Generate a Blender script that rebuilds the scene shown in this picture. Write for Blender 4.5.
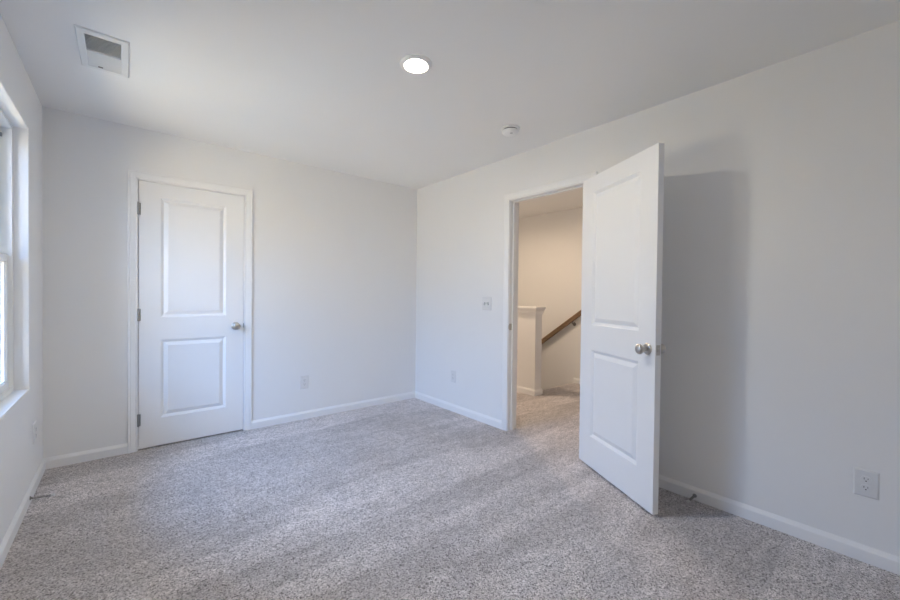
import bpy, bmesh, math, random
from mathutils import Vector, Matrix

# ------------------------------------------------------------------ scene, camera, light, exposure
for o in list(bpy.data.objects):
    bpy.data.objects.remove(o)
SC = bpy.context.scene
COL = SC.collection
random.seed(7)

cam_d = bpy.data.cameras.new('camera')
cam_d.sensor_fit = 'HORIZONTAL'; cam_d.sensor_width = 36.0
cam_d.lens = 36.0 * 389.204 / 900.0
cam_d.clip_start = 0.02; cam_d.clip_end = 500
cam = bpy.data.objects.new('camera', cam_d); COL.objects.link(cam)
_r = Vector((0.7679101, -0.6404646, 0.0109166)); _u = Vector((-0.000563, 0.0163675, 0.9998659)); _f = Vector((0.6405574, 0.7678133, -0.0122081))
_m = Matrix((_r, _u, -_f)).transposed().to_4x4()
_m.translation = Vector((-2.62177, -3.76308, 1.20646))
cam.matrix_world = _m
SC.camera = cam

SC.view_settings.view_transform = 'Standard'
SC.view_settings.look = 'None'
SC.view_settings.gamma = 1.0
SC.view_settings.use_curve_mapping = False
SC.view_settings.exposure = 0.0

SKY = 14.5           # daylight strength
SUN = 80.0           # sunshine on the ground outside
CAN = 680.0          # bedroom ceiling light emission
HALL_CAN = 1080.0    # landing ceiling light emission
CAN_COL = (1.0, 0.94, 0.80)
HALL_COL = (1.0, 0.765, 0.54)

world = bpy.data.worlds.new('world'); SC.world = world
world.use_nodes = True
nt = world.node_tree; nt.nodes.clear()
n_out = nt.nodes.new('ShaderNodeOutputWorld'); n_bg = nt.nodes.new('ShaderNodeBackground')
n_tc = nt.nodes.new('ShaderNodeTexCoord'); n_sep = nt.nodes.new('ShaderNodeSeparateXYZ')
n_rmp = nt.nodes.new('ShaderNodeValToRGB')
nt.links.new(n_tc.outputs['Generated'], n_sep.inputs[0])
nt.links.new(n_sep.outputs['Z'], n_rmp.inputs[0])
e = n_rmp.color_ramp.elements
e[0].position = 0.0; e[0].color = (0.20, 0.18, 0.15, 1)
e[1].position = 0.32; e[1].color = (0.385, 0.62, 1.15, 1)
em = e.new(0.16); em.color = (0.28, 0.40, 0.66, 1)
nt.links.new(n_rmp.outputs[0], n_bg.inputs[0]); n_bg.inputs[1].default_value = SKY
nt.links.new(n_bg.outputs[0], n_out.inputs[0])

# daylight portal in the window opening
W = 3.049; H = 2.44; WT = 0.16
WIN = (-1.46, -0.474, 0.625, 2.136)      # y0, y1, z0, z1
pd = bpy.data.lights.new('window_portal', 'AREA'); pd.shape = 'RECTANGLE'
pd.size = WIN[3] - WIN[2]; pd.size_y = WIN[1] - WIN[0]
pd.cycles.is_portal = True
po = bpy.data.objects.new('window_portal', pd); COL.objects.link(po)
po.location = (-W - WT - 0.01, (WIN[0] + WIN[1]) / 2, (WIN[2] + WIN[3]) / 2)
po.rotation_euler = (0, math.radians(-90), 0)

sun_d = bpy.data.lights.new('sun', 'SUN'); sun_d.energy = SUN; sun_d.color = (1.0, 0.64, 0.24); sun_d.angle = 0.009
sun = bpy.data.objects.new('sun', sun_d); COL.objects.link(sun)
sun.rotation_euler = (math.radians(10), math.radians(42), 0)     # shines from behind the house, onto the lawn outside

SC.cycles.max_bounces = 14; SC.cycles.diffuse_bounces = 12; SC.cycles.glossy_bounces = 4
SC.cycles.transparent_max_bounces = 12
SC.cycles.use_denoising = True

# ------------------------------------------------------------------ materials
def mat(name, color, rough=0.5, metal=0.0, bump=0.0, bscale=200.0, var=0.0, vscale=3.0, spec=0.5):
    m = bpy.data.materials.new(name); m.use_nodes = True
    t = m.node_tree; b = t.nodes['Principled BSDF']
    b.inputs['Roughness'].default_value = rough; b.inputs['Metallic'].default_value = metal
    b.inputs['Specular IOR Level'].default_value = spec
    tc = t.nodes.new('ShaderNodeTexCoord')
    ns = t.nodes.new('ShaderNodeTexNoise'); ns.inputs['Scale'].default_value = vscale; ns.inputs['Detail'].default_value = 3
    t.links.new(tc.outputs['Object'], ns.inputs['Vector'])
    mx = t.nodes.new('ShaderNodeMix'); mx.data_type = 'RGBA'
    c = Vector(color)
    mx.inputs[6].default_value = (*(c * (1 - var)), 1); mx.inputs[7].default_value = (*[min(1, x * (1 + var)) for x in c], 1)
    t.links.new(ns.outputs['Fac'], mx.inputs[0]); t.links.new(mx.outputs[2], b.inputs['Base Color'])
    if bump:
        n2 = t.nodes.new('ShaderNodeTexNoise'); n2.inputs['Scale'].default_value = bscale; n2.inputs['Detail'].default_value = 2
        t.links.new(tc.outputs['Object'], n2.inputs['Vector'])
        bp = t.nodes.new('ShaderNodeBump'); bp.inputs['Strength'].default_value = bump; bp.inputs['Distance'].default_value = 0.002
        t.links.new(n2.outputs['Fac'], bp.inputs['Height']); t.links.new(bp.outputs[0], b.inputs['Normal'])
    return m

M = {}
M['wall'] = mat('wall_paint', (0.82, 0.822, 0.825), 0.75, bump=0.05, bscale=160, var=0.01, spec=0.3)
M['ceiling'] = mat('ceiling_paint', (0.85, 0.85, 0.845), 0.9, bump=0.08, bscale=120, var=0.01, spec=0.2)
M['trim'] = mat('trim_enamel', (0.85, 0.853, 0.86), 0.35, var=0.005)
M['door'] = mat('door_enamel', (0.85, 0.853, 0.86), 0.38, bump=0.02, bscale=90, var=0.005)
M['nickel'] = mat('satin_nickel', (0.56, 0.53, 0.49), 0.28, metal=1.0, var=0.02, vscale=30)
M['steel'] = mat('dark_steel', (0.28, 0.27, 0.26), 0.35, metal=1.0, var=0.05, vscale=40)
M['plastic'] = mat('white_plastic', (0.74, 0.745, 0.75), 0.3, var=0.005)
M['vinyl'] = mat('white_vinyl', (0.86, 0.87, 0.86), 0.3, var=0.005)
M['dark'] = mat('dark_recess', (0.02, 0.02, 0.02), 0.8)
M['duct'] = mat('galvanised_duct', (0.62, 0.62, 0.61), 0.6)
M['vent'] = mat('vent_enamel', (0.78, 0.78, 0.77), 0.4)
M['bright'] = mat('bright_white_plastic', (0.90, 0.90, 0.885), 0.35, var=0.005)
M['hinge'] = mat('dull_nickel', (0.36, 0.355, 0.34), 0.38, metal=1.0, var=0.03, vscale=40)
M['rubber'] = mat('white_rubber', (0.75, 0.74, 0.72), 0.6)
M['gasket'] = mat('grey_gasket', (0.25, 0.27, 0.29), 0.6)
M['lawn'] = mat('dry_lawn', (0.34, 0.33, 0.25), 0.95, var=0.25, vscale=0.7)

def wood_mat():
    m = mat('stained_oak', (0.20, 0.125, 0.07), 0.4)
    t = m.node_tree; b = t.nodes['Principled BSDF']
    tc = t.nodes.new('ShaderNodeTexCoord'); mp = t.nodes.new('ShaderNodeMapping')
    mp.inputs['Scale'].default_value = (60, 3, 60)
    ns = t.nodes.new('ShaderNodeTexNoise'); ns.inputs['Scale'].default_value = 1.0; ns.inputs['Detail'].default_value = 4
    rp = t.nodes.new('ShaderNodeValToRGB')
    rp.color_ramp.elements[0].color = (0.15, 0.09, 0.05, 1); rp.color_ramp.elements[1].color = (0.30, 0.20, 0.12, 1)
    t.links.new(tc.outputs['Object'], mp.inputs[0]); t.links.new(mp.outputs[0], ns.inputs['Vector'])
    t.links.new(ns.outputs['Fac'], rp.inputs[0]); t.links.new(rp.outputs[0], b.inputs['Base Color'])
    return m
M['wood'] = wood_mat()

def carpet_mat():
    m = bpy.data.materials.new('beige_fleck_carpet'); m.use_nodes = True
    t = m.node_tree; b = t.nodes['Principled BSDF']; L = t.links.new
    b.inputs['Roughness'].default_value = 0.95; b.inputs['Specular IOR Level'].default_value = 0.1
    b.inputs['Sheen Weight'].default_value = 0.25; b.inputs['Sheen Roughness'].default_value = 0.5
    tc = t.nodes.new('ShaderNodeTexCoord')
    # warped tuft cells
    wn = t.nodes.new('ShaderNodeTexNoise'); wn.inputs['Scale'].default_value = 110; wn.inputs['Detail'].default_value = 2
    L(tc.outputs['Object'], wn.inputs['Vector'])
    wm = t.nodes.new('ShaderNodeVectorMath'); wm.operation = 'MULTIPLY_ADD'
    L(wn.outputs['Color'], wm.inputs[0]); wm.inputs[1].default_value = (0.008, 0.008, 0.0); L(tc.outputs['Object'], wm.inputs[2])
    v1 = t.nodes.new('ShaderNodeTexVoronoi'); v1.inputs['Scale'].default_value = 235
    L(wm.outputs[0], v1.inputs['Vector'])
    sp = t.nodes.new('ShaderNodeSeparateColor'); L(v1.outputs['Color'], sp.inputs[0])
    rp = t.nodes.new('ShaderNodeValToRGB'); rp.color_ramp.interpolation = 'LINEAR'
    els = rp.color_ramp.elements
    els[0].position = 0.0; els[0].color = (0.10, 0.088, 0.087, 1)
    els[1].position = 1.0; els[1].color = (0.97, 0.92, 0.92, 1)
    k = els.new(0.18); k.color = (0.34, 0.31, 0.308, 1)
    k = els.new(0.35); k.color = (0.60, 0.555, 0.555, 1)
    k = els.new(0.7); k.color = (0.73, 0.68, 0.68, 1)
    L(sp.outputs[0], rp.inputs[0])
    # brushed pile direction: broad bands left by the vacuum cleaner, plus soft patches
    def noise(rot, scale, detail, lo, hi, a, b_):
        mp = t.nodes.new('ShaderNodeMapping'); mp.inputs['Rotation'].default_value = (0, 0, math.radians(rot)); mp.inputs['Scale'].default_value = scale
        L(tc.outputs['Object'], mp.inputs[0])
        bn = t.nodes.new('ShaderNodeTexNoise'); bn.inputs['Scale'].default_value = 1.0; bn.inputs['Detail'].default_value = detail; bn.inputs['Roughness'].default_value = 0.6
        L(mp.outputs[0], bn.inputs['Vector'])
        r_ = t.nodes.new('ShaderNodeMapRange'); r_.interpolation_type = 'SMOOTHSTEP'
        for i_, v_ in zip((1, 2, 3, 4), (lo, hi, a, b_)): r_.inputs[i_].default_value = v_
        L(bn.outputs['Fac'], r_.inputs[0]); return r_.outputs[0]
    b1 = noise(2, (0.24, 1.9, 1), 1.5, 0.475, 0.525, 0.875, 1.06)
    b2 = noise(35, (2.0, 4.0, 1), 4, 0.38, 0.62, 0.93, 1.06)
    b3 = noise(0, (9, 22, 1), 3, 0.40, 0.60, 0.93, 1.06)
    m1 = t.nodes.new('ShaderNodeMath'); m1.operation = 'MULTIPLY'; L(b1, m1.inputs[0]); L(b2, m1.inputs[1])
    br = t.nodes.new('ShaderNodeMath'); br.operation = 'MULTIPLY'; L(m1.outputs[0], br.inputs[0]); L(b3, br.inputs[1])
    mu = t.nodes.new('ShaderNodeMix'); mu.data_type = 'RGBA'; mu.blend_type = 'MULTIPLY'; mu.inputs[0].default_value = 1.0
    L(rp.outputs[0], mu.inputs[6]); L(br.outputs[0], mu.inputs[7]); L(mu.outputs[2], b.inputs['Base Color'])
    # pile relief
    v2 = t.nodes.new('ShaderNodeTexVoronoi'); v2.inputs['Scale'].default_value = 235; v2.feature = 'SMOOTH_F1'
    L(wm.outputs[0], v2.inputs['Vector'])
    n3 = t.nodes.new('ShaderNodeTexNoise'); n3.inputs['Scale'].default_value = 420; n3.inputs['Detail'].default_value = 2
    L(tc.outputs['Object'], n3.inputs['Vector'])
    ad = t.nodes.new('ShaderNodeMath'); ad.operation = 'SUBTRACT'
    L(n3.outputs['Fac'], ad.inputs[0]); L(v2.outputs['Distance'], ad.inputs[1])
    bp = t.nodes.new('ShaderNodeBump'); bp.inputs['Strength'].default_value = 0.8; bp.inputs['Distance'].default_value = 0.006
    L(ad.outputs[0], bp.inputs['Height']); L(bp.outputs[0], b.inputs['Normal'])
    return m
M['carpet'] = carpet_mat()

def emit_mat(name, col, strength):
    m = bpy.data.materials.new(name); m.use_nodes = True
    t = m.node_tree; t.nodes.clear()
    o = t.nodes.new('ShaderNodeOutputMaterial'); e_ = t.nodes.new('ShaderNodeEmission')
    e_.inputs[0].default_value = (*col, 1); e_.inputs[1].default_value = strength
    t.links.new(e_.outputs[0], o.inputs[0]); return m
M['lens'] = emit_mat('lit_lens', CAN_COL, CAN)
M['hall_lens'] = emit_mat('lit_landing_lens', HALL_COL, HALL_CAN)

def glass_mat():
    m = bpy.data.materials.new('window_glass'); m.use_nodes = True
    t = m.node_tree; t.nodes.clear()
    o = t.nodes.new('ShaderNodeOutputMaterial'); mx = t.nodes.new('ShaderNodeMixShader')
    tr = t.nodes.new('ShaderNodeBsdfTransparent'); gl = t.nodes.new('ShaderNodeBsdfGlossy'); fr = t.nodes.new('ShaderNodeFresnel')
    tr.inputs[0].default_value = (0.95, 0.98, 0.97, 1); gl.inputs['Roughness'].default_value = 0.01; fr.inputs[0].default_value = 1.2
    t.links.new(fr.outputs[0], mx.inputs[0]); t.links.new(tr.outputs[0], mx.inputs[1]); t.links.new(gl.outputs[0], mx.inputs[2])
    t.links.new(mx.outputs[0], o.inputs[0]); return m
M['glass'] = glass_mat()

# ------------------------------------------------------------------ mesh helpers
def link(name, bm, m, parent=None, smooth=False, bevel=0.0, segs=2):
    bmesh.ops.recalc_face_normals(bm, faces=bm.faces)
    me = bpy.data.meshes.new(name); bm.to_mesh(me); bm.free()
    me.materials.append(M[m])
    if smooth:
        for p in me.polygons: p.use_smooth = True
        me.set_sharp_from_angle(angle=math.radians(35))
    o = bpy.data.objects.new(name, me); COL.objects.link(o)
    if parent: o.parent = parent
    if bevel:
        b = o.modifiers.new('bevel', 'BEVEL'); b.width = bevel; b.segments = segs; b.limit_method = 'ANGLE'; b.angle_limit = math.radians(40)
    return o
def empty(name, loc=(0, 0, 0), rot=(0, 0, 0)):
    o = bpy.data.objects.new(name, None); o.empty_display_size = 0.05; COL.objects.link(o)
    o.location = loc; o.rotation_euler = rot; return o
def tag(o, label, cat, group=None, kind=None):
    o['label'] = label; o['category'] = cat
    if group: o['group'] = group
    if kind: o['kind'] = kind
    return o
def BM(): return bmesh.new()
def box(bm, x0, x1, y0, y1, z0, z1, mtx=None):
    vs = [bm.verts.new((x, y, z)) for x in (x0, x1) for y in (y0, y1) for z in (z0, z1)]
    if mtx:
        for v in vs: v.co = mtx @ v.co
    for f in ((0, 1, 3, 2), (4, 6, 7, 5), (0, 4, 5, 1), (2, 3, 7, 6), (0, 2, 6, 4), (1, 5, 7, 3)):
        bm.faces.new([vs[i] for i in f])
    return bm
def lathe(bm, prof, n=32, mtx=None, cap=True):
    """prof: list of (radius, height along +z); spun about z then transformed"""
    rings = []
    for r, z in prof:
        if r < 1e-6:
            rings.append([bm.verts.new((0, 0, z))])
        else:
            rings.append([bm.verts.new((r * math.cos(2 * math.pi * i / n), r * math.sin(2 * math.pi * i / n), z)) for i in range(n)])
    if mtx:
        for rg in rings:
            for v in rg: v.co = mtx @ v.co
    for a, b in zip(rings, rings[1:]):
        for i in range(n):
            j = (i + 1) % n
            if len(a) == 1 and len(b) == 1: continue
            if len(a) == 1: bm.faces.new((a[0], b[i], b[j]))
            elif len(b) == 1: bm.faces.new((a[i], b[0], a[j]))
            else: bm.faces.new((a[i], b[i], b[j], a[j]))
    if cap:
        for rg in (rings[0], rings[-1]):
            if len(rg) > 2: bm.faces.new(rg)
    return bm
def sweep(bm, path, prof, normals, closed=False):
    """path points with a pair of axes (a, b) each; prof = list of (a, b) offsets"""
    rings = []
    for p, (a, b) in zip(path, normals):
        rings.append([bm.verts.new(Vector(p) + Vector(a) * s + Vector(b) * t) for s, t in prof])
    n = len(prof)
    for r0, r1 in zip(rings, rings[1:]):
        for i in range(n):
            j = (i + 1) % n
            bm.faces.new((r0[i], r1[i], r1[j], r0[j]))
    bm.faces.new(rings[0]); bm.faces.new(rings[-1])
    return bm
def tube(bm, pts, rad, n=10):
    pts = [Vector(p) for p in pts]; rings = []
    up = Vector((0.13, 0.31, 0.94)).normalized()
    for i, p in enumerate(pts):
        d = (pts[min(i + 1, len(pts) - 1)] - pts[max(i - 1, 0)]).normalized()
        a = d.cross(up).normalized(); b = d.cross(a)
        rings.append([bm.verts.new(p + a * rad * math.cos(2 * math.pi * k / n) + b * rad * math.sin(2 * math.pi * k / n)) for k in range(n)])
    for r0, r1 in zip(rings, rings[1:]):
        for k in range(n):
            bm.faces.new((r0[k], r1[k], r1[(k + 1) % n], r0[(k + 1) % n]))
    bm.faces.new(rings[0]); bm.faces.new(rings[-1])
    return bm
def holed_wall(bm, axis, p0, p1, us, zs, holes):
    """solid wall between planes p0 and p1 on the axis, with grid lines us / zs and hole cells"""
    def P(d, u, z): return (d, u, z) if axis == 'x' else (u, d, z)
    def solid(i, j):
        if i < 0 or j < 0 or i >= len(us) - 1 or j >= len(zs) - 1: return False
        cu, cz = (us[i] + us[i + 1]) / 2, (zs[j] + zs[j + 1]) / 2
        return not any(h[0] < cu < h[1] and h[2] < cz < h[3] for h in holes)
    cache = {}
    def V(d, i, j):
        k = (d, i, j)
        if k not in cache: cache[k] = bm.verts.new(P((p0, p1)[d], us[i], zs[j]))
        return cache[k]
    for i in range(len(us) - 1):
        for j in range(len(zs) - 1):
            if not solid(i, j): continue
            for d in (0, 1): bm.faces.new((V(d, i, j), V(d, i + 1, j), V(d, i + 1, j + 1), V(d, i, j + 1)))
            for (di, dj, a, b) in ((-1, 0, (i, j), (i, j + 1)), (1, 0, (i + 1, j), (i + 1, j + 1)), (0, -1, (i, j), (i + 1, j)), (0, 1, (i, j + 1), (i + 1, j + 1))):
                if not solid(i + di, j + dj):
                    bm.faces.new((V(0, *a), V(0, *b), V(1, *b), V(1, *a)))
    return bm
RX = lambda d: Matrix.Rotation(math.radians(d), 4, 'X')
RY = lambda d: Matrix.Rotation(math.radians(d), 4, 'Y')
RZ = lambda d: Matrix.Rotation(math.radians(d), 4, 'Z')
T = lambda x, y, z: Matrix.Translation((x, y, z))

# ------------------------------------------------------------------ room shell
YB = -4.35                         # wall behind the camera
RW = 0.116                         # thickness of the wall to the landing
XF = 2.20                          # far wall of the stairwell
YN = 1.65; YS = -3.0               # ends of the landing
HW = (1.18, 1.305, -0.823)         # half wall x0, x1, end y
YE = -0.69                         # top edge of the stairs
# door openings
CL = (-2.545, -1.829)              # closet leaf edges in x
DT = 2.047                         # head of leaf
PY = -2.2055; DW = 0.7575          # bedroom door pin y and width
JT = 0.018                         # jamb thickness
c_open = (CL[0] - 0.003 - JT, CL[1] + 0.003 + JT, DT + 0.003 + JT)
r_open = (PY - 0.003 - JT, PY + DW + 0.006 + JT, DT + 0.003 + JT)

bm = BM()   # carpeted floor of bedroom, closet threshold and landing with the stair opening
xs = [-W - 0.02, HW[1], XF + 0.02]; ys = [YB - 0.02, YE, YN + 0.02]
box(bm, xs[0], xs[1], ys[0], ys[2], -0.22, 0.0); box(bm, xs[1], xs[2], ys[0], ys[1], -0.22, 0.0)
bmesh.ops.remove_doubles(bm, verts=bm.verts, dist=1e-5)
tag(link('floor', bm, 'carpet'), 'beige fleck cut pile carpet over bedroom and landing', 'carpet', kind='structure')

bm = BM(); box(bm, -W - WT, XF + 0.12, YB - 0.12, YN + 0.12, H, H + 0.15)
tag(link('ceiling', bm, 'ceiling'), 'flat white painted ceiling of the bedroom and landing', 'ceiling', kind='structure')

bm = BM(); holed_wall(bm, 'x', -W - WT, -W, [YB - 0.12, WIN[0], WIN[1], 0.12], [-0.2, WIN[2], WIN[3], H + 0.0], [(WIN[0], WIN[1], WIN[2], WIN[3])])
tag(link('wall_left', bm, 'wall', bevel=0.004), 'white painted wall on the left with the window opening', 'wall', kind='structure')

bm = BM(); holed_wall(bm, 'y', 0, 0.12, [-W, c_open[0], c_open[1], 0.0], [-0.2, c_open[2], H], [(c_open[0], c_open[1], -0.2, c_open[2])])
tag(link('wall_back', bm, 'wall'), 'white painted wall with the closed two panel closet door', 'wall', kind='structure')
# dark closet behind the closed leaf
bm = BM(); holed_wall(bm, 'y', 0.72, 0.80, [-W, -1.2], [-0.2, H], [])
box(bm, -1.28, -1.2, 0.12, 0.72, -0.2, H); box(bm, -W - 0.08, -W, 0.12, 0.8, -0.2, H)
tag(link('wall_closet', bm, 'wall'), 'walls of the closet hidden behind the closed closet door', 'wall', kind='structure')

bm = BM(); holed_wall(bm, 'x', 0.0, RW, [YB - 0.12, r_open[0], r_open[1], YN + 0.1], [-0.2, r_open[2], H], [(r_open[0], r_open[1], -0.2, r_open[2])])
tag(link('wall_right', bm, 'wall'), 'white painted wall on the right around the open doorway', 'wall', kind='structure')

bm = BM(); box(bm, -W, 0.0, YB - 0.12, YB, -0.2, H)
tag(link('wall_front', bm, 'wall'), 'plain white painted wall behind the camera', 'wall', kind='structure')

# landing
bm = BM(); box(bm, XF, XF + 0.12, YS - 0.1, YN + 0.1, -2.8, H)
tag(link('wall_far', bm, 'wall'), 'warm lit stairwell wall carrying the wooden handrail', 'wall', kind='structure')
bm = BM(); box(bm, RW, XF, YN, YN + 0.1, -2.8, H)
tag(link('wall_landing_north', bm, 'wall'), 'end wall of the stairwell hidden past the half wall', 'wall', kind='structure')
bm = BM(); box(bm, RW, XF, YS - 0.1, YS, -0.2, H)
tag(link('wall_landing_south', bm, 'wall'), 'end wall of the landing hidden behind the open door', 'wall', kind='structure')
bm = BM(); box(bm, HW[0], HW[1], HW[2], YN, 0.0, 1.0)
tag(link('wall_half', bm, 'wall', bevel=0.003), 'half height landing wall guarding the stairwell', 'half wall', kind='structure')
bm = BM(); box(bm, HW[1] - 0.10, HW[1] - 0.001, YE, YN, -2.8, -0.22)
tag(link('wall_stair', bm, 'wall'), 'stairwell side wall below the landing floor', 'wall', kind='structure')
bm = BM()
for k in range(9):   # stairs going down away from the landing
    y0 = YE + 0.25 * k; z1 = -0.19 * (k + 1)
    if y0 + 0.25 > YN: break
    box(bm, HW[1] + 0.002, XF - 0.002, y0 + 0.002, y0 + 0.25, -2.8, z1)
tag(link('staircase', bm, 'carpet', bevel=0.012), 'carpeted stairs descending behind the half wall', 'stairs', kind='structure')

# cap of the half wall: apron band, cove and top board as one mitred trim
root = empty('trim_1', (HW[0], HW[2], 1.0))
tag(root, 'white moulded cap along the top of the half wall', 'trim', kind='structure')
def ring_band(bm, off0, z0, off1, z1):
    a = [(HW[0] - off0, YN), (HW[0] - off0, HW[2] - off0), (HW[1] + off0, HW[2] - off0), (HW[1] + off0, YN)]
    b = [(HW[0] - off1, YN), (HW[0] - off1, HW[2] - off1), (HW[1] + off1, HW[2] - off1), (HW[1] + off1, YN)]
    va = [bm.verts.new((x - HW[0], y - HW[2], z0 - 1.0)) for x, y in a]; vb = [bm.verts.new((x - HW[0], y - HW[2], z1 - 1.0)) for x, y in b]
    for i in range(3): bm.faces.new((va[i], va[i + 1], vb[i + 1], vb[i]))
def moulding(name, prof):
    bm = BM()
    for (o0, z0), (o1, z1) in zip(prof, prof[1:]): ring_band(bm, o0, z0, o1, z1)
    bmesh.ops.remove_doubles(bm, verts=bm.verts, dist=1e-5)
    return link(name, bm, 'trim', root)
moulding('apron_moulding', [(0.0, 0.985), (0.010, 0.985), (0.010, 1.004), (0.013, 1.010), (0.013, 1.02), (0.018, 1.036), (0.026, 1.048), (0.030, 1.054), (0.0, 1.054)])
bm = BM(); box(bm, -0.034, HW[1] - HW[0] + 0.034, -0.034, YN - HW[2], 0.054, 0.076)
link('cap_board', bm, 'trim', root, bevel=0.005, segs=3)

# ------------------------------------------------------------------ baseboards
BBP = [(0, 0.0), (0.014, 0.0), (0.014, 0.053), (0.0125, 0.0575), (0.0045, 0.070), (0.003, 0.0735), (0.0, 0.074)]
def baseboard(name, pts, outs, label):
    """pts in plan; outs = out-vector at each point (already mitred)"""
    bm = BM()
    sweep(bm, [(x, y, 0) for x, y in pts], BBP, [((ox, oy, 0), (0, 0, 1)) for ox, oy in outs])
    return tag(link(name, bm, 'trim'), label, 'baseboard', kind='structure')
CW = 0.057                                     # casing width
cx0, cx1 = CL[0] - 0.008, CL[1] + 0.008        # closet casing inner edges
ry0, ry1 = PY - 0.008, PY + DW + 0.011         # doorway casing inner edges
baseboard('baseboard_back_left', [(-W, 0), (cx0 - CW, 0)], [(1, -1), (0, -1)], 'white baseboard left of the closet door')
baseboard('baseboard_back_right', [(cx1 + CW, 0), (0, 0)], [(0, -1), (-1, -1)], 'white baseboard between the closet door and the corner')
baseboard('baseboard_right_far', [(0, 0), (0, ry1 + CW)], [(-1, -1), (-1, 0)], 'white baseboard between the corner and the doorway')
baseboard('baseboard_right_near', [(0, ry0 - CW), (0, YB)], [(-1, 0), (-1, 1)], 'white baseboard running behind the open door to the right edge')
baseboard('baseboard_left', [(-W, YB), (-W, 0)], [(1, 1), (1, -1)], 'white baseboard under the window')
baseboard('baseboard_front', [(-W, YB), (0, YB)], [(1, 1), (-1, 1)], 'white baseboard behind the camera')
baseboard('baseboard_half_wall', [(HW[0], YN), (HW[0], HW[2]), (HW[1], HW[2]), (HW[1], YE - 0.005)], [(-1, 0), (-1, -1), (1, -1), (1, 0)], 'white baseboard wrapped around the end of the half wall')
baseboard('baseboard_far', [(XF, YE - 0.02), (XF, YS)], [(-1, 0), (-1, 0)], 'white baseboard at the top of the stairs on the far wall')
baseboard('baseboard_landing', [(RW, r_open[1] + 0.05), (RW, YN)], [(1, 0), (1, 0)], 'white baseboard on the landing side of the doorway wall')

# ------------------------------------------------------------------ door casings and jambs
CASP = [(0, 0), (0, 0.008), (0.003, 0.0095), (0.006, 0.0095), (0.009, 0.0075), (0.013, 0.0085), (0.030, 0.0125), (0.038, 0.0145),
        (0.041, 0.0125), (0.044, 0.0145), (0.052, 0.016), (0.056, 0.0145), (0.057, 0.012), (0.057, 0)]
def casing(name, a, b, zt, parent, side):
    """side: function (u, d, z) -> xyz, u along the wall, d out of the wall"""
    bm = BM(); P = side
    path = [(a, 0.0, -1), (a, zt, -1), (b, zt, 1), (b, 0.0, 1)]
    rings = []
    for k, (u, z, s) in enumerate(path):
        ring = []
        for w, d in CASP:
            uu = u + s * w; zz = z + (w if k in (1, 2) else 0)
            ring.append(bm.verts.new(P(uu, d, zz)))
        rings.append(ring)
    n = len(CASP)
    for r0, r1 in zip(rings, rings[1:]):
        for i in range(n): bm.faces.new((r0[i], r1[i], r1[(i + 1) % n], r0[(i + 1) % n]))
    bm.faces.new(rings[0]); bm.faces.new(rings[-1])
    return link(name, bm, 'trim', parent)
# closet frame (wall_back, faces -y)
fr = empty('trim_2', (0, 0, 0)); tag(fr, 'white moulded door casing and jamb around the closet door', 'door frame', kind='structure')
casing('casing', cx0, cx1, DT + 0.008, fr, lambda u, d, z: (u, -d, z))
bm = BM()
box(bm, c_open[0], c_open[0] + JT, 0, 0.12, 0, c_open[2]); box(bm, c_open[1] - JT, c_open[1], 0, 0.12, 0, c_open[2]); box(bm, c_open[0] + JT, c_open[1] - JT, 0, 0.12, DT + 0.003, c_open[2])
link('jamb', bm, 'trim', fr)
bm = BM()
x0, x1 = c_open[0] + JT, c_open[1] - JT
box(bm, x0, x0 + 0.011, 0.040, 0.075, 0, DT + 0.003); box(bm, x1 - 0.011, x1, 0.040, 0.075, 0, DT + 0.003); box(bm, x0 + 0.011, x1 - 0.011, 0.040, 0.075, DT - 0.008, DT + 0.003)
link('stop_strip', bm, 'trim', fr, bevel=0.002)
# bedroom doorway frame (wall_right)
fr = empty('trim_3', (0, 0, 0)); tag(fr, 'white casing and jamb of the open doorway to the landing', 'door frame', kind='structure')
casing('casing', ry0, ry1, DT + 0.008, fr, lambda u, d, z: (-d, u, z))
casing('casing', ry0, ry1, DT + 0.008, fr, lambda u, d, z: (RW + d, u, z))
bm = BM()
box(bm, 0, RW, r_open[0], r_open[0] + JT, 0, r_open[2]); box(bm, 0, RW, r_open[1] - JT, r_open[1], 0, r_open[2]); box(bm, 0, RW, r_open[0] + JT, r_open[1] - JT, DT + 0.003, r_open[2])
link('jamb', bm, 'trim', fr)
bm = BM(); y0, y1 = r_open[0] + JT, r_open[1] - JT
box(bm, 0.038, 0.073, y0, y0 + 0.011, 0, DT + 0.003); box(bm, 0.038, 0.073, y1 - 0.011, y1, 0, DT + 0.003); box(bm, 0.038, 0.073, y0 + 0.011, y1 - 0.011, DT - 0.008, DT + 0.003)
link('stop_strip', bm, 'trim', fr, bevel=0.002)
bm = BM(); box(bm, 0.002, 0.036, y1 - 0.0025, y1 + 0.001, 0.900, 0.958); box(bm, -0.003, 0.004, y1 - 0.0025, y1 + 0.003, 0.912, 0.946)
sp_ = link('strike_plate', bm, 'nickel', fr, bevel=0.001); sp_['label'] = 'satin nickel strike plate'

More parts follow.
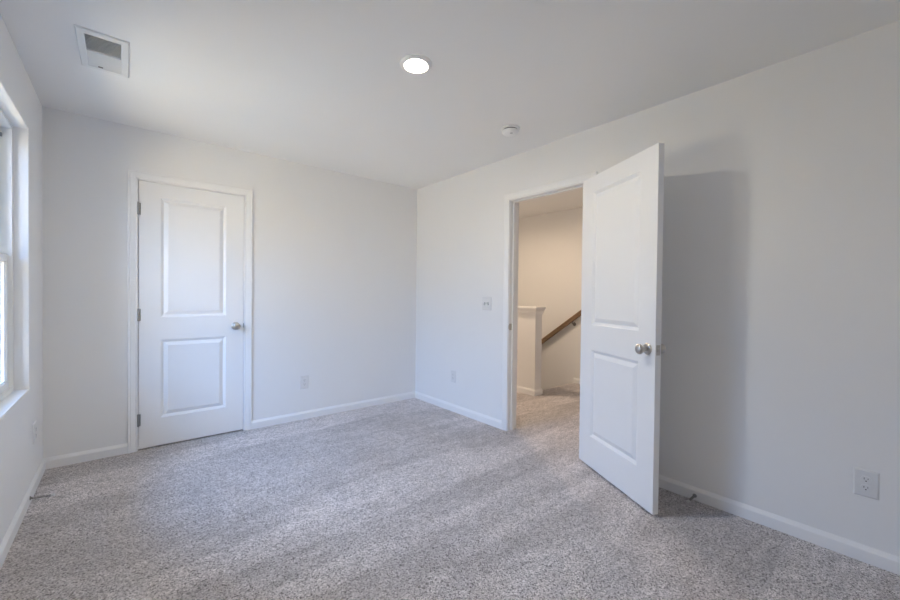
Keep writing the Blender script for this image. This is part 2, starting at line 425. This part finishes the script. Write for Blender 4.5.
# ------------------------------------------------------------------ panelled doors
def leaf_mesh(w, h, t, z0):
    """leaf in local coords: x 0..t (0 = face toward the room when shut), y 0..w, z z0..h"""
    bm = BM()
    m = 0.135; P = [(0.228, 0.835), (1.012, 1.936)]
    R = [(0, 0), (0.003, 0.003), (0.009, 0.0062), (0.016, 0.0115), (0.019, 0.0125), (0.022, 0.0118), (0.047, 0.0012)]
    us = [0, m, w - m, w]; zs = [z0, P[0][0], P[0][1], P[1][0], P[1][1], h]
    for x, s in ((0.0, 1), (t, -1)):
        g = {(i, j): bm.verts.new((x, us[i], zs[j])) for i in range(4) for j in range(6)}
        for i in range(3):
            for j in range(5):
                if i == 1 and j in (1, 3):
                    prev = [g[(1, j)], g[(2, j)], g[(2, j + 1)], g[(1, j + 1)]]
                    for o, d in R[1:]:
                        c = [(us[1] + o, zs[j] + o), (us[2] - o, zs[j] + o), (us[2] - o, zs[j + 1] - o), (us[1] + o, zs[j + 1] - o)]
                        cur = [bm.verts.new((x + s * d, a, b)) for a, b in c]
                        for k in range(4): bm.faces.new((prev[k], prev[(k + 1) % 4], cur[(k + 1) % 4], cur[k]))
                        prev = cur
                    bm.faces.new(prev)
                else:
                    bm.faces.new((g[(i, j)], g[(i + 1, j)], g[(i + 1, j + 1)], g[(i, j + 1)]))
        if s == 1: g0 = g
        else:
            for i in range(3):
                for j in (0, 5): bm.faces.new((g0[(i, j)], g0[(i + 1, j)], g[(i + 1, j)], g[(i, j)]))
            for j in range(5):
                for i in (0, 3): bm.faces.new((g0[(i, j)], g0[(i, j + 1)], g[(i, j + 1)], g[(i, j)]))
    return bm
KNOB = [(0.0, 0.0), (0.0325, 0.0), (0.0335, 0.003), (0.031, 0.007), (0.024, 0.010), (0.0165, 0.012), (0.0125, 0.016), (0.0115, 0.024), (0.012, 0.030),
        (0.0175, 0.035), (0.0245, 0.041), (0.0285, 0.049), (0.0285, 0.056), (0.025, 0.0625), (0.018, 0.067), (0.009, 0.069), (0.0, 0.0695)]
def add_knob(parent, mtx):
    bm = BM(); lathe(bm, KNOB[:6] + [(0.0, 0.012)], 36, mtx, cap=False)
    rs = link('rosette', bm, 'nickel', parent, smooth=True)
    bm = BM(); lathe(bm, [(0.0, 0.011)] + [(0.0125, 0.011)] + KNOB[6:], 36, mtx, cap=False)
    k = link('knob', bm, 'nickel', parent, smooth=True); k['label'] = 'satin nickel round knob'
def hinge(parent, z, leaf_along):
    """pin at local origin (x=-0.006), height z centre"""
    bm = BM()
    lathe(bm, [(0.0, -0.048), (0.0045, -0.048), (0.005, -0.0455), (0.0075, -0.045), (0.0075, -0.015), (0.0066, -0.0145), (0.0075, -0.014), (0.0075, 0.014), (0.0066, 0.0145), (0.0075, 0.015), (0.0075, 0.045), (0.005, 0.0455), (0.0045, 0.048), (0.0, 0.049)], 16, T(0, 0, z), cap=False)
    o = link('hinge', bm, 'hinge', parent, smooth=True); o['label'] = 'satin nickel hinge knuckle'
    return o

# door_1: the closed closet leaf, hinged on its left, local frame: y along +x world
d1 = empty('door_1', (CL[0], 0.002, 0.0), (0, 0, math.radians(-90)))
tag(d1, 'closed white two panel closet door with nickel knob', 'door', kind='structure')
# local x -> world -y after -90 about z?  (x,y) -> (y, -x): local y = +x world, local x = -y world; leaf must run toward +y so use negative x
bm = leaf_mesh(CL[1] - CL[0], DT, 0.035, 0.012)
for v in bm.verts: v.co.x = -v.co.x
link('leaf', bm, 'door', d1)
for z in (1.834, 1.032, 0.232):
    hg = hinge(d1, z, None); hg.location = (0.008, -0.0015, 0)
    bm = BM(); box(bm, -0.0005, 0.0018, -0.002, 0.013, z - 0.0445, z + 0.0445); link('hinge_leaf', bm, 'hinge', d1)
add_knob(d1, T(0.0, CL[1] - CL[0] - 0.062, 0.922) @ RY(90))
bm = BM(); box(bm, -0.030, -0.006, CL[1] - CL[0] - 0.0005, CL[1] - CL[0] + 0.0015, 0.894, 0.950); box(bm, -0.012, 0.004, CL[1] - CL[0] - 0.002, CL[1] - CL[0] + 0.003, 0.905, 0.942)
lt = link('latch_plate', bm, 'steel', d1); lt['label'] = 'dark steel latch plate'

# door_2: the bedroom leaf swung open about its pin
TH = 152.31
d2 = empty('door_2', (-0.010, PY, 0.0), (0, 0, math.radians(TH)))
tag(d2, 'open white two panel bedroom door swung toward the right wall', 'door', kind='structure')
bm = leaf_mesh(DW - 0.003, DT, 0.035, 0.015)
bmesh.ops.translate(bm, verts=bm.verts, vec=(0.010, 0.003, 0))
link('leaf', bm, 'door', d2)
for z in (1.834, 1.032, 0.232):
    hinge(d2, z, None)
    bm = BM(); box(bm, 0.004, 0.040, 0.001, 0.0035, z - 0.044, z + 0.044); link('hinge_leaf', bm, 'nickel', d2)
add_knob(d2, T(0.045, DW - 0.060, 0.918) @ RY(90))
add_knob(d2, T(0.010, DW - 0.060, 0.918) @ RY(-90))
bm = BM(); box(bm, 0.0155, 0.0395, DW - 0.0005, DW + 0.001, 0.890, 0.946)
lt = link('latch_plate', bm, 'nickel', d2); lt['label'] = 'nickel latch plate on the door edge'
bm = BM(); box(bm, 0.0215, 0.0335, DW, DW + 0.009, 0.908, 0.928)
link('latch_bolt', bm, 'nickel', d2, bevel=0.002)

# ------------------------------------------------------------------ window
wn = empty('window_1', (-W, (WIN[0] + WIN[1]) / 2, WIN[2])); wn_off = Vector(wn.location)
tag(wn, 'white vinyl single hung window in the left wall', 'window', kind='structure')
def wbox(bm, x0, x1, y0, y1, z0, z1): box(bm, x0 - wn_off.x, x1 - wn_off.x, y0 - wn_off.y, y1 - wn_off.y, z0 - wn_off.z, z1 - wn_off.z)
def frame_ring(bm, x0, x1, y0, y1, z0, z1, w):
    wbox(bm, x0, x1, y0, y0 + w, z0, z1); wbox(bm, x0, x1, y1 - w, y1, z0, z1)
    wbox(bm, x0, x1, y0 + w, y1 - w, z0, z0 + w); wbox(bm, x0, x1, y0 + w, y1 - w, z1 - w, z1)
fy0, fy1, fz0, fz1 = WIN[0] + 0.001, WIN[1] - 0.001, WIN[2] + 0.012, WIN[3] - 0.001
bm = BM(); frame_ring(bm, -W - 0.150, -W - 0.061, fy0, fy1, fz0, fz1, 0.022); link('frame', bm, 'vinyl', wn, bevel=0.003)
zm = 1.385
bm = BM(); frame_ring(bm, -W - 0.105, -W - 0.076, fy0 + 0.0225, fy1 - 0.0225, fz0 + 0.0225, zm + 0.022, 0.040); ls = link('lower_sash', bm, 'vinyl', wn, bevel=0.004)
bm = BM(); wbox(bm, -W - 0.093, -W - 0.089, fy0 + 0.06, fy1 - 0.06, fz0 + 0.06, zm - 0.016); link('pane', bm, 'glass', ls)
bm = BM(); frame_ring(bm, -W - 0.0965, -W - 0.0855, fy0 + 0.0615, fy1 - 0.0615, fz0 + 0.0615, zm - 0.0175, 0.006); link('glazing_bead', bm, 'vinyl', ls)
bm = BM(); frame_ring(bm, -W - 0.142, -W - 0.113, fy0 + 0.0225, fy1 - 0.0225, zm - 0.022, fz1 - 0.0225, 0.040); us_ = link('upper_sash', bm, 'vinyl', wn, bevel=0.004)
bm = BM(); wbox(bm, -W - 0.130, -W - 0.126, fy0 + 0.06, fy1 - 0.06, zm + 0.016, fz1 - 0.06); link('pane', bm, 'glass', us_)
bm = BM(); frame_ring(bm, -W - 0.1335, -W - 0.1225, fy0 + 0.0615, fy1 - 0.0615, zm + 0.0175, fz1 - 0.0615, 0.006); link('glazing_bead', bm, 'vinyl', us_)
bm = BM(); yc = (fy0 + fy1) / 2
wbox(bm, -W - 0.100, -W - 0.080, yc - 0.03, yc + 0.03, zm + 0.022, zm + 0.030); wbox(bm, -W - 0.095, -W - 0.070, yc - 0.006, yc + 0.02, zm + 0.030, zm + 0.037); link('sash_lock', bm, 'vinyl', wn, bevel=0.002)
bm = BM(); wbox(bm, -W - 0.077, -W - 0.066, fy0 + 0.25, fy1 - 0.25, fz0 + 0.035, fz0 + 0.043); link('lift_rail', bm, 'vinyl', wn, bevel=0.002)
bm = BM()
for yy in (fy0 + 0.0235, fy1 - 0.0325): wbox(bm, -W - 0.112, -W - 0.098, yy, yy + 0.009, fz1 - 0.075, fz1 - 0.055)
link('tilt_stop', bm, 'gasket', wn)
bm = BM(); wbox(bm, -W - 0.150, -W - 0.0005, WIN[0] + 0.001, WIN[1] - 0.001, WIN[2] + 0.0005, WIN[2] + 0.012); link('sill', bm, 'trim', wn, bevel=0.003)

# ground outside, one storey down
bm = BM(); box(bm, -70, -W - WT - 0.3, -60, 60, -3.1, -3.0)
tag(link('ground', bm, 'lawn'), 'grass far below outside the window', 'lawn', kind='structure')

# ------------------------------------------------------------------ ceiling things
def can_light(name, x, y, lens, label):
    r = empty(name, (x, y, H)); tag(r, label, 'ceiling light')
    bm = BM(); lathe(bm, [(0.0470, -0.0040), (0.0600, -0.0110), (0.064, -0.0135), (0.069, -0.0135), (0.078, -0.010), (0.0855, -0.004), (0.0865, -0.001), (0.0865, 0.0), (0.047, 0.0)], 56, cap=False)
    bmesh.ops.remove_doubles(bm, verts=bm.verts, dist=1e-6)
    link('trim_ring', bm, 'bright', r, smooth=True)
    bm = BM(); lathe(bm, [(0.0, -0.0055), (0.030, -0.0052), (0.0465, -0.0042), (0.0465, -0.001), (0.0, -0.001)], 56, cap=False)
    link('lens', bm, lens, r, smooth=True)['label'] = 'glowing warm white lens'
    return r
can_light('recessed_light', -1.43, -2.03, 'lens', 'round recessed ceiling light glowing warm white above the bedroom')
can_light('recessed_light', 0.78, -0.40, 'hall_lens', 'round recessed light over the landing, hidden past the doorway')

# smoke detector
r = empty('smoke_detector', (-0.447, -1.828, H)); tag(r, 'small white round smoke detector on the ceiling near the doorway', 'smoke detector')
bm = BM(); lathe(bm, [(0.0, -0.0005), (0.066, -0.0005), (0.068, -0.004), (0.068, -0.011), (0.064, -0.014), (0.0, -0.014)], 48, cap=False); link('base_plate', bm, 'bright', r, smooth=True)
bm = BM(); lathe(bm, [(0.0, -0.014), (0.054, -0.014), (0.054, -0.021), (0.0, -0.021)], 48, cap=False); link('sensor_slot', bm, 'dark', r, smooth=True)['label'] = 'dark sensor slot'
bm = BM(); lathe(bm, [(0.0, -0.021), (0.060, -0.021), (0.061, -0.026), (0.057, -0.036), (0.048, -0.042), (0.030, -0.045), (0.0, -0.046)], 48, cap=False); link('housing', bm, 'bright', r, smooth=True)
bm = BM(); lathe(bm, [(0.0, -0.0455), (0.011, -0.0455), (0.0105, -0.048), (0.0, -0.0485)], 24, T(-0.012, -0.020, 0.001), cap=False); link('test_button', bm, 'duct', r, smooth=True)['label'] = 'grey test button'

# ceiling vent (two way register)
vx0, vx1, vy0, vy1 = -2.806, -2.606, -1.250, -0.836
r = empty('ceiling_vent', ((vx0 + vx1) / 2, (vy0 + vy1) / 2, H)); tag(r, 'white rectangular ceiling register with two banks of louvres near the window', 'air vent')
hx, hy = (vx1 - vx0) / 2, (vy1 - vy0) / 2
ox, oy = 0.067, 0.170
bm = BM()
prof = [(1, 0.0), (0.985, -0.006), (0.90, -0.0085)]
def rect(x, y, z): return [bm.verts.new(p) for p in ((-x, -y, z), (x, -y, z), (x, y, z), (-x, y, z))]
rs = [rect(hx, hy, -0.0005), rect(hx - 0.001, hy - 0.001, -0.004), rect(hx - 0.006, hy - 0.006, -0.008), rect(ox + 0.004, oy + 0.004, -0.010), rect(ox, oy, -0.008), rect(ox, oy, -0.0005)]
for a, b in zip(rs, rs[1:]):
    for k in range(4): bm.faces.new((a[k], a[(k + 1) % 4], b[(k + 1) % 4], b[k]))
link('frame', bm, 'vent', r)
bm = BM(); box(bm, -ox, ox, -oy, oy, -0.0012, -0.0006); link('duct_opening', bm, 'duct', r)['label'] = 'dark duct behind the louvres'
bm = BM(); box(bm, -ox, ox, -0.003, 0.003, -0.010, -0.0015); link('centre_bar', bm, 'vent', r)
for bank, s in ((0, 1), (1, -1)):
    bm = BM(); n = 11
    for k in range(n):
        yy = (-oy + 0.008 + (oy - 0.014) * (k + 0.5) / n) if bank == 0 else (0.005 + (oy - 0.010) * (k + 0.5) / n)
        box(bm, -ox, ox, -0.0060, 0.0060, -0.0006, 0.0006, T(0, yy, -0.0058) @ RX(33 * s))
    link('louvre_bank', bm, 'vent', r)
bm = BM(); box(bm, -0.010, 0.010, -0.004, 0.004, -0.014, -0.009, T(-0.02, oy - 0.018, 0)); link('damper_lever', bm, 'steel', r, bevel=0.001)

# ------------------------------------------------------------------ wall plates
def plate_mesh(w, h, t=0.006):
    """plate in local x (width), z (height), sticking out toward -y"""
    bm = BM()
    a = [bm.verts.new((sx * w / 2, 0, sz * h / 2)) for sx, sz in ((-1, -1), (1, -1), (1, 1), (-1, 1))]
    b = [bm.verts.new((sx * w / 2, -t * 0.35, sz * h / 2)) for sx, sz in ((-1, -1), (1, -1), (1, 1), (-1, 1))]
    c = [bm.verts.new((sx * (w / 2 - 0.006), -t, sz * (h / 2 - 0.006))) for sx, sz in ((-1, -1), (1, -1), (1, 1), (-1, 1))]
    for p, q in ((a, b), (b, c)):
        for k in range(4): bm.faces.new((p[k], p[(k + 1) % 4], q[(k + 1) % 4], q[k]))
    bm.faces.new(c); bm.faces.new(a)
    return bm
def receptacle(parent, zc):
    bm = BM(); n = 40; R_ = 0.0172; pts = []
    for i in range(n):
        a = 2 * math.pi * i / n; x, z = R_ * math.cos(a), R_ * math.sin(a)
        z = max(-0.0142, min(0.0142, z)); pts.append((x, z))
    f0 = [bm.verts.new((x, -0.006, zc + z)) for x, z in pts]; f1 = [bm.verts.new((x * 0.97, -0.0085, zc + z * 0.97)) for x, z in pts]
    for i in range(n): bm.faces.new((f0[i], f0[(i + 1) % n], f1[(i + 1) % n], f1[i]))
    bm.faces.new(f1)
    o = link('receptacle', bm, 'plastic', parent)
    bm = BM()
    box(bm, -0.0072, -0.0052, -0.0089, -0.0080, zc - 0.001, zc + 0.0075); box(bm, 0.0052, 0.0070, -0.0089, -0.0080, zc, zc + 0.0068)
    lathe(bm, [(0.0, 0.0080), (0.0026, 0.0080), (0.0026, 0.0089), (0.0, 0.0089)], 12, T(0, 0, zc - 0.0072) @ RX(90), cap=False)
    link('socket_slots', bm, 'dark', o)['label'] = 'dark socket slots'
def screw(parent, x, z):
    bm = BM(); lathe(bm, [(0.0, 0.0055), (0.0032, 0.0055), (0.0030, 0.0068), (0.0, 0.0072)], 14, T(x, 0, z) @ RX(90), cap=False)
    link('screw', bm, 'plastic', parent, smooth=True)
def outlet(loc, rz, label, w=0.083, h=0.125):
    r = empty('wall_outlet', loc, (0, 0, math.radians(rz))); tag(r, label, 'outlet', 'duplex outlets low on the bedroom walls')
    link('cover_plate', plate_mesh(w, h), 'plastic', r, bevel=0.001)
    receptacle(r, 0.0195); receptacle(r, -0.0195); screw(r, 0, 0)
    return r
outlet((0, -3.628, 0.361), -90, 'white duplex outlet on the right wall beyond the open door')
outlet((0, -0.692, 0.364), -90, 'white duplex outlet between the corner and the doorway')
outlet((-1.298, 0, 0.354), 0, 'white duplex outlet right of the closet door')
outlet((-W, -0.325, 0.340), 90, 'white duplex outlet under the window near the corner')

r = empty('light_switch', (0, -1.165, 1.130), (0, 0, math.radians(-90))); tag(r, 'white double toggle light switch beside the doorway', 'light switch')
link('cover_plate', plate_mesh(0.122, 0.124), 'plastic', r, bevel=0.001)
for x, up in ((-0.023, -1), (0.023, 1)):
    bm = BM(); box(bm, x - 0.0055, x + 0.0055, -0.0066, -0.0055, -0.0125, 0.0125); link('toggle_slot', bm, 'gasket', r)['label'] = 'grey slot around the toggle'
    bm = BM(); box(bm, -0.004, 0.004, -0.020, 0.0, -0.006, 0.006, T(x, -0.006, 0) @ RX(-28 * up)); link('toggle', bm, 'plastic', r, bevel=0.0015)
    for z in (-0.030, 0.030): screw(r, x, z)

# ------------------------------------------------------------------ spring door stops on the baseboards
def door_stop(loc, rz, length, label, pitch=0.0):
    r = empty('spring_door_stop', loc, (0, math.radians(pitch), math.radians(rz))); tag(r, label, 'door stop', 'spring door stops on the baseboards')
    bm = BM(); lathe(bm, [(0.0, 0.0), (0.011, 0.0), (0.011, 0.003), (0.007, 0.006), (0.0045, 0.010), (0.0, 0.010)], 20, RY(90), cap=False); link('mount', bm, 'steel', r, smooth=True)
    n = 14 * 12; pts = []
    for i in range(n + 1):
        a = 2 * math.pi * i / 12; pts.append((0.006 + (length - 0.018) * i / n, 0.0050 * math.cos(a), 0.0050 * math.sin(a)))
    bm = BM(); tube(bm, pts, 0.0016, 6); link('spring', bm, 'steel', r, smooth=True)
    bm = BM(); lathe(bm, [(0.0, length - 0.014), (0.0075, length - 0.014), (0.0078, length - 0.004), (0.006, length), (0.0, length)], 20, RY(90), cap=False); link('rubber_tip', bm, 'rubber', r, smooth=True)['label'] = 'white rubber tip'
    return r
door_stop((-W + 0.0128, -0.575, 0.034), -14, 0.105, 'thin spring door stop on the baseboard under the window')
door_stop((-0.0128, -2.935, 0.028), 180, 0.110, 'spring door stop with white tip on the baseboard behind the open door')

# ------------------------------------------------------------------ handrail
hr = empty('handrail', (2.14, -0.84, 0.988)); tag(hr, 'brown wooden handrail sloping up the stairwell wall', 'handrail')
slope = (0.988 - 0.533) / (-0.84 + 0.202)
d = Vector((0, -1, -slope)).normalized(); up = Vector((1, 0, 0)).cross(d)
if up.z < 0: up = -up
prof = [(-0.016, -0.030), (0.016, -0.030), (0.022, -0.020), (0.019, -0.004), (0.024, 0.010), (0.024, 0.020), (0.016, 0.029), (0.0, 0.031), (-0.016, 0.029), (-0.024, 0.020), (-0.024, 0.010), (-0.019, -0.004), (-0.022, -0.020)]
bm = BM(); sweep(bm, [d * 0.42, -d * 2.4], prof, [((1, 0, 0), up), ((1, 0, 0), up)]); link('rail', bm, 'wood', hr, bevel=0.002)
for k in (-0.165, -1.2):
    c_ = d * k; bm = BM()
    wx = XF - 2.14
    tube(bm, [c_ + up * -0.030, c_ + Vector((0.0, 0, -0.052)), c_ + Vector((0.012, 0, -0.066)), c_ + Vector((wx - 0.004, 0, -0.070))], 0.006, 10)
    lathe(bm, [(0.0, 0.0), (0.026, 0.0), (0.025, 0.005), (0.010, 0.010), (0.0, 0.010)], 20, T(wx - 0.001, c_.y, c_.z - 0.070) @ RY(-90), cap=False)
    link('bracket', bm, 'steel', hr, smooth=True)['label'] = 'dark metal wall bracket'
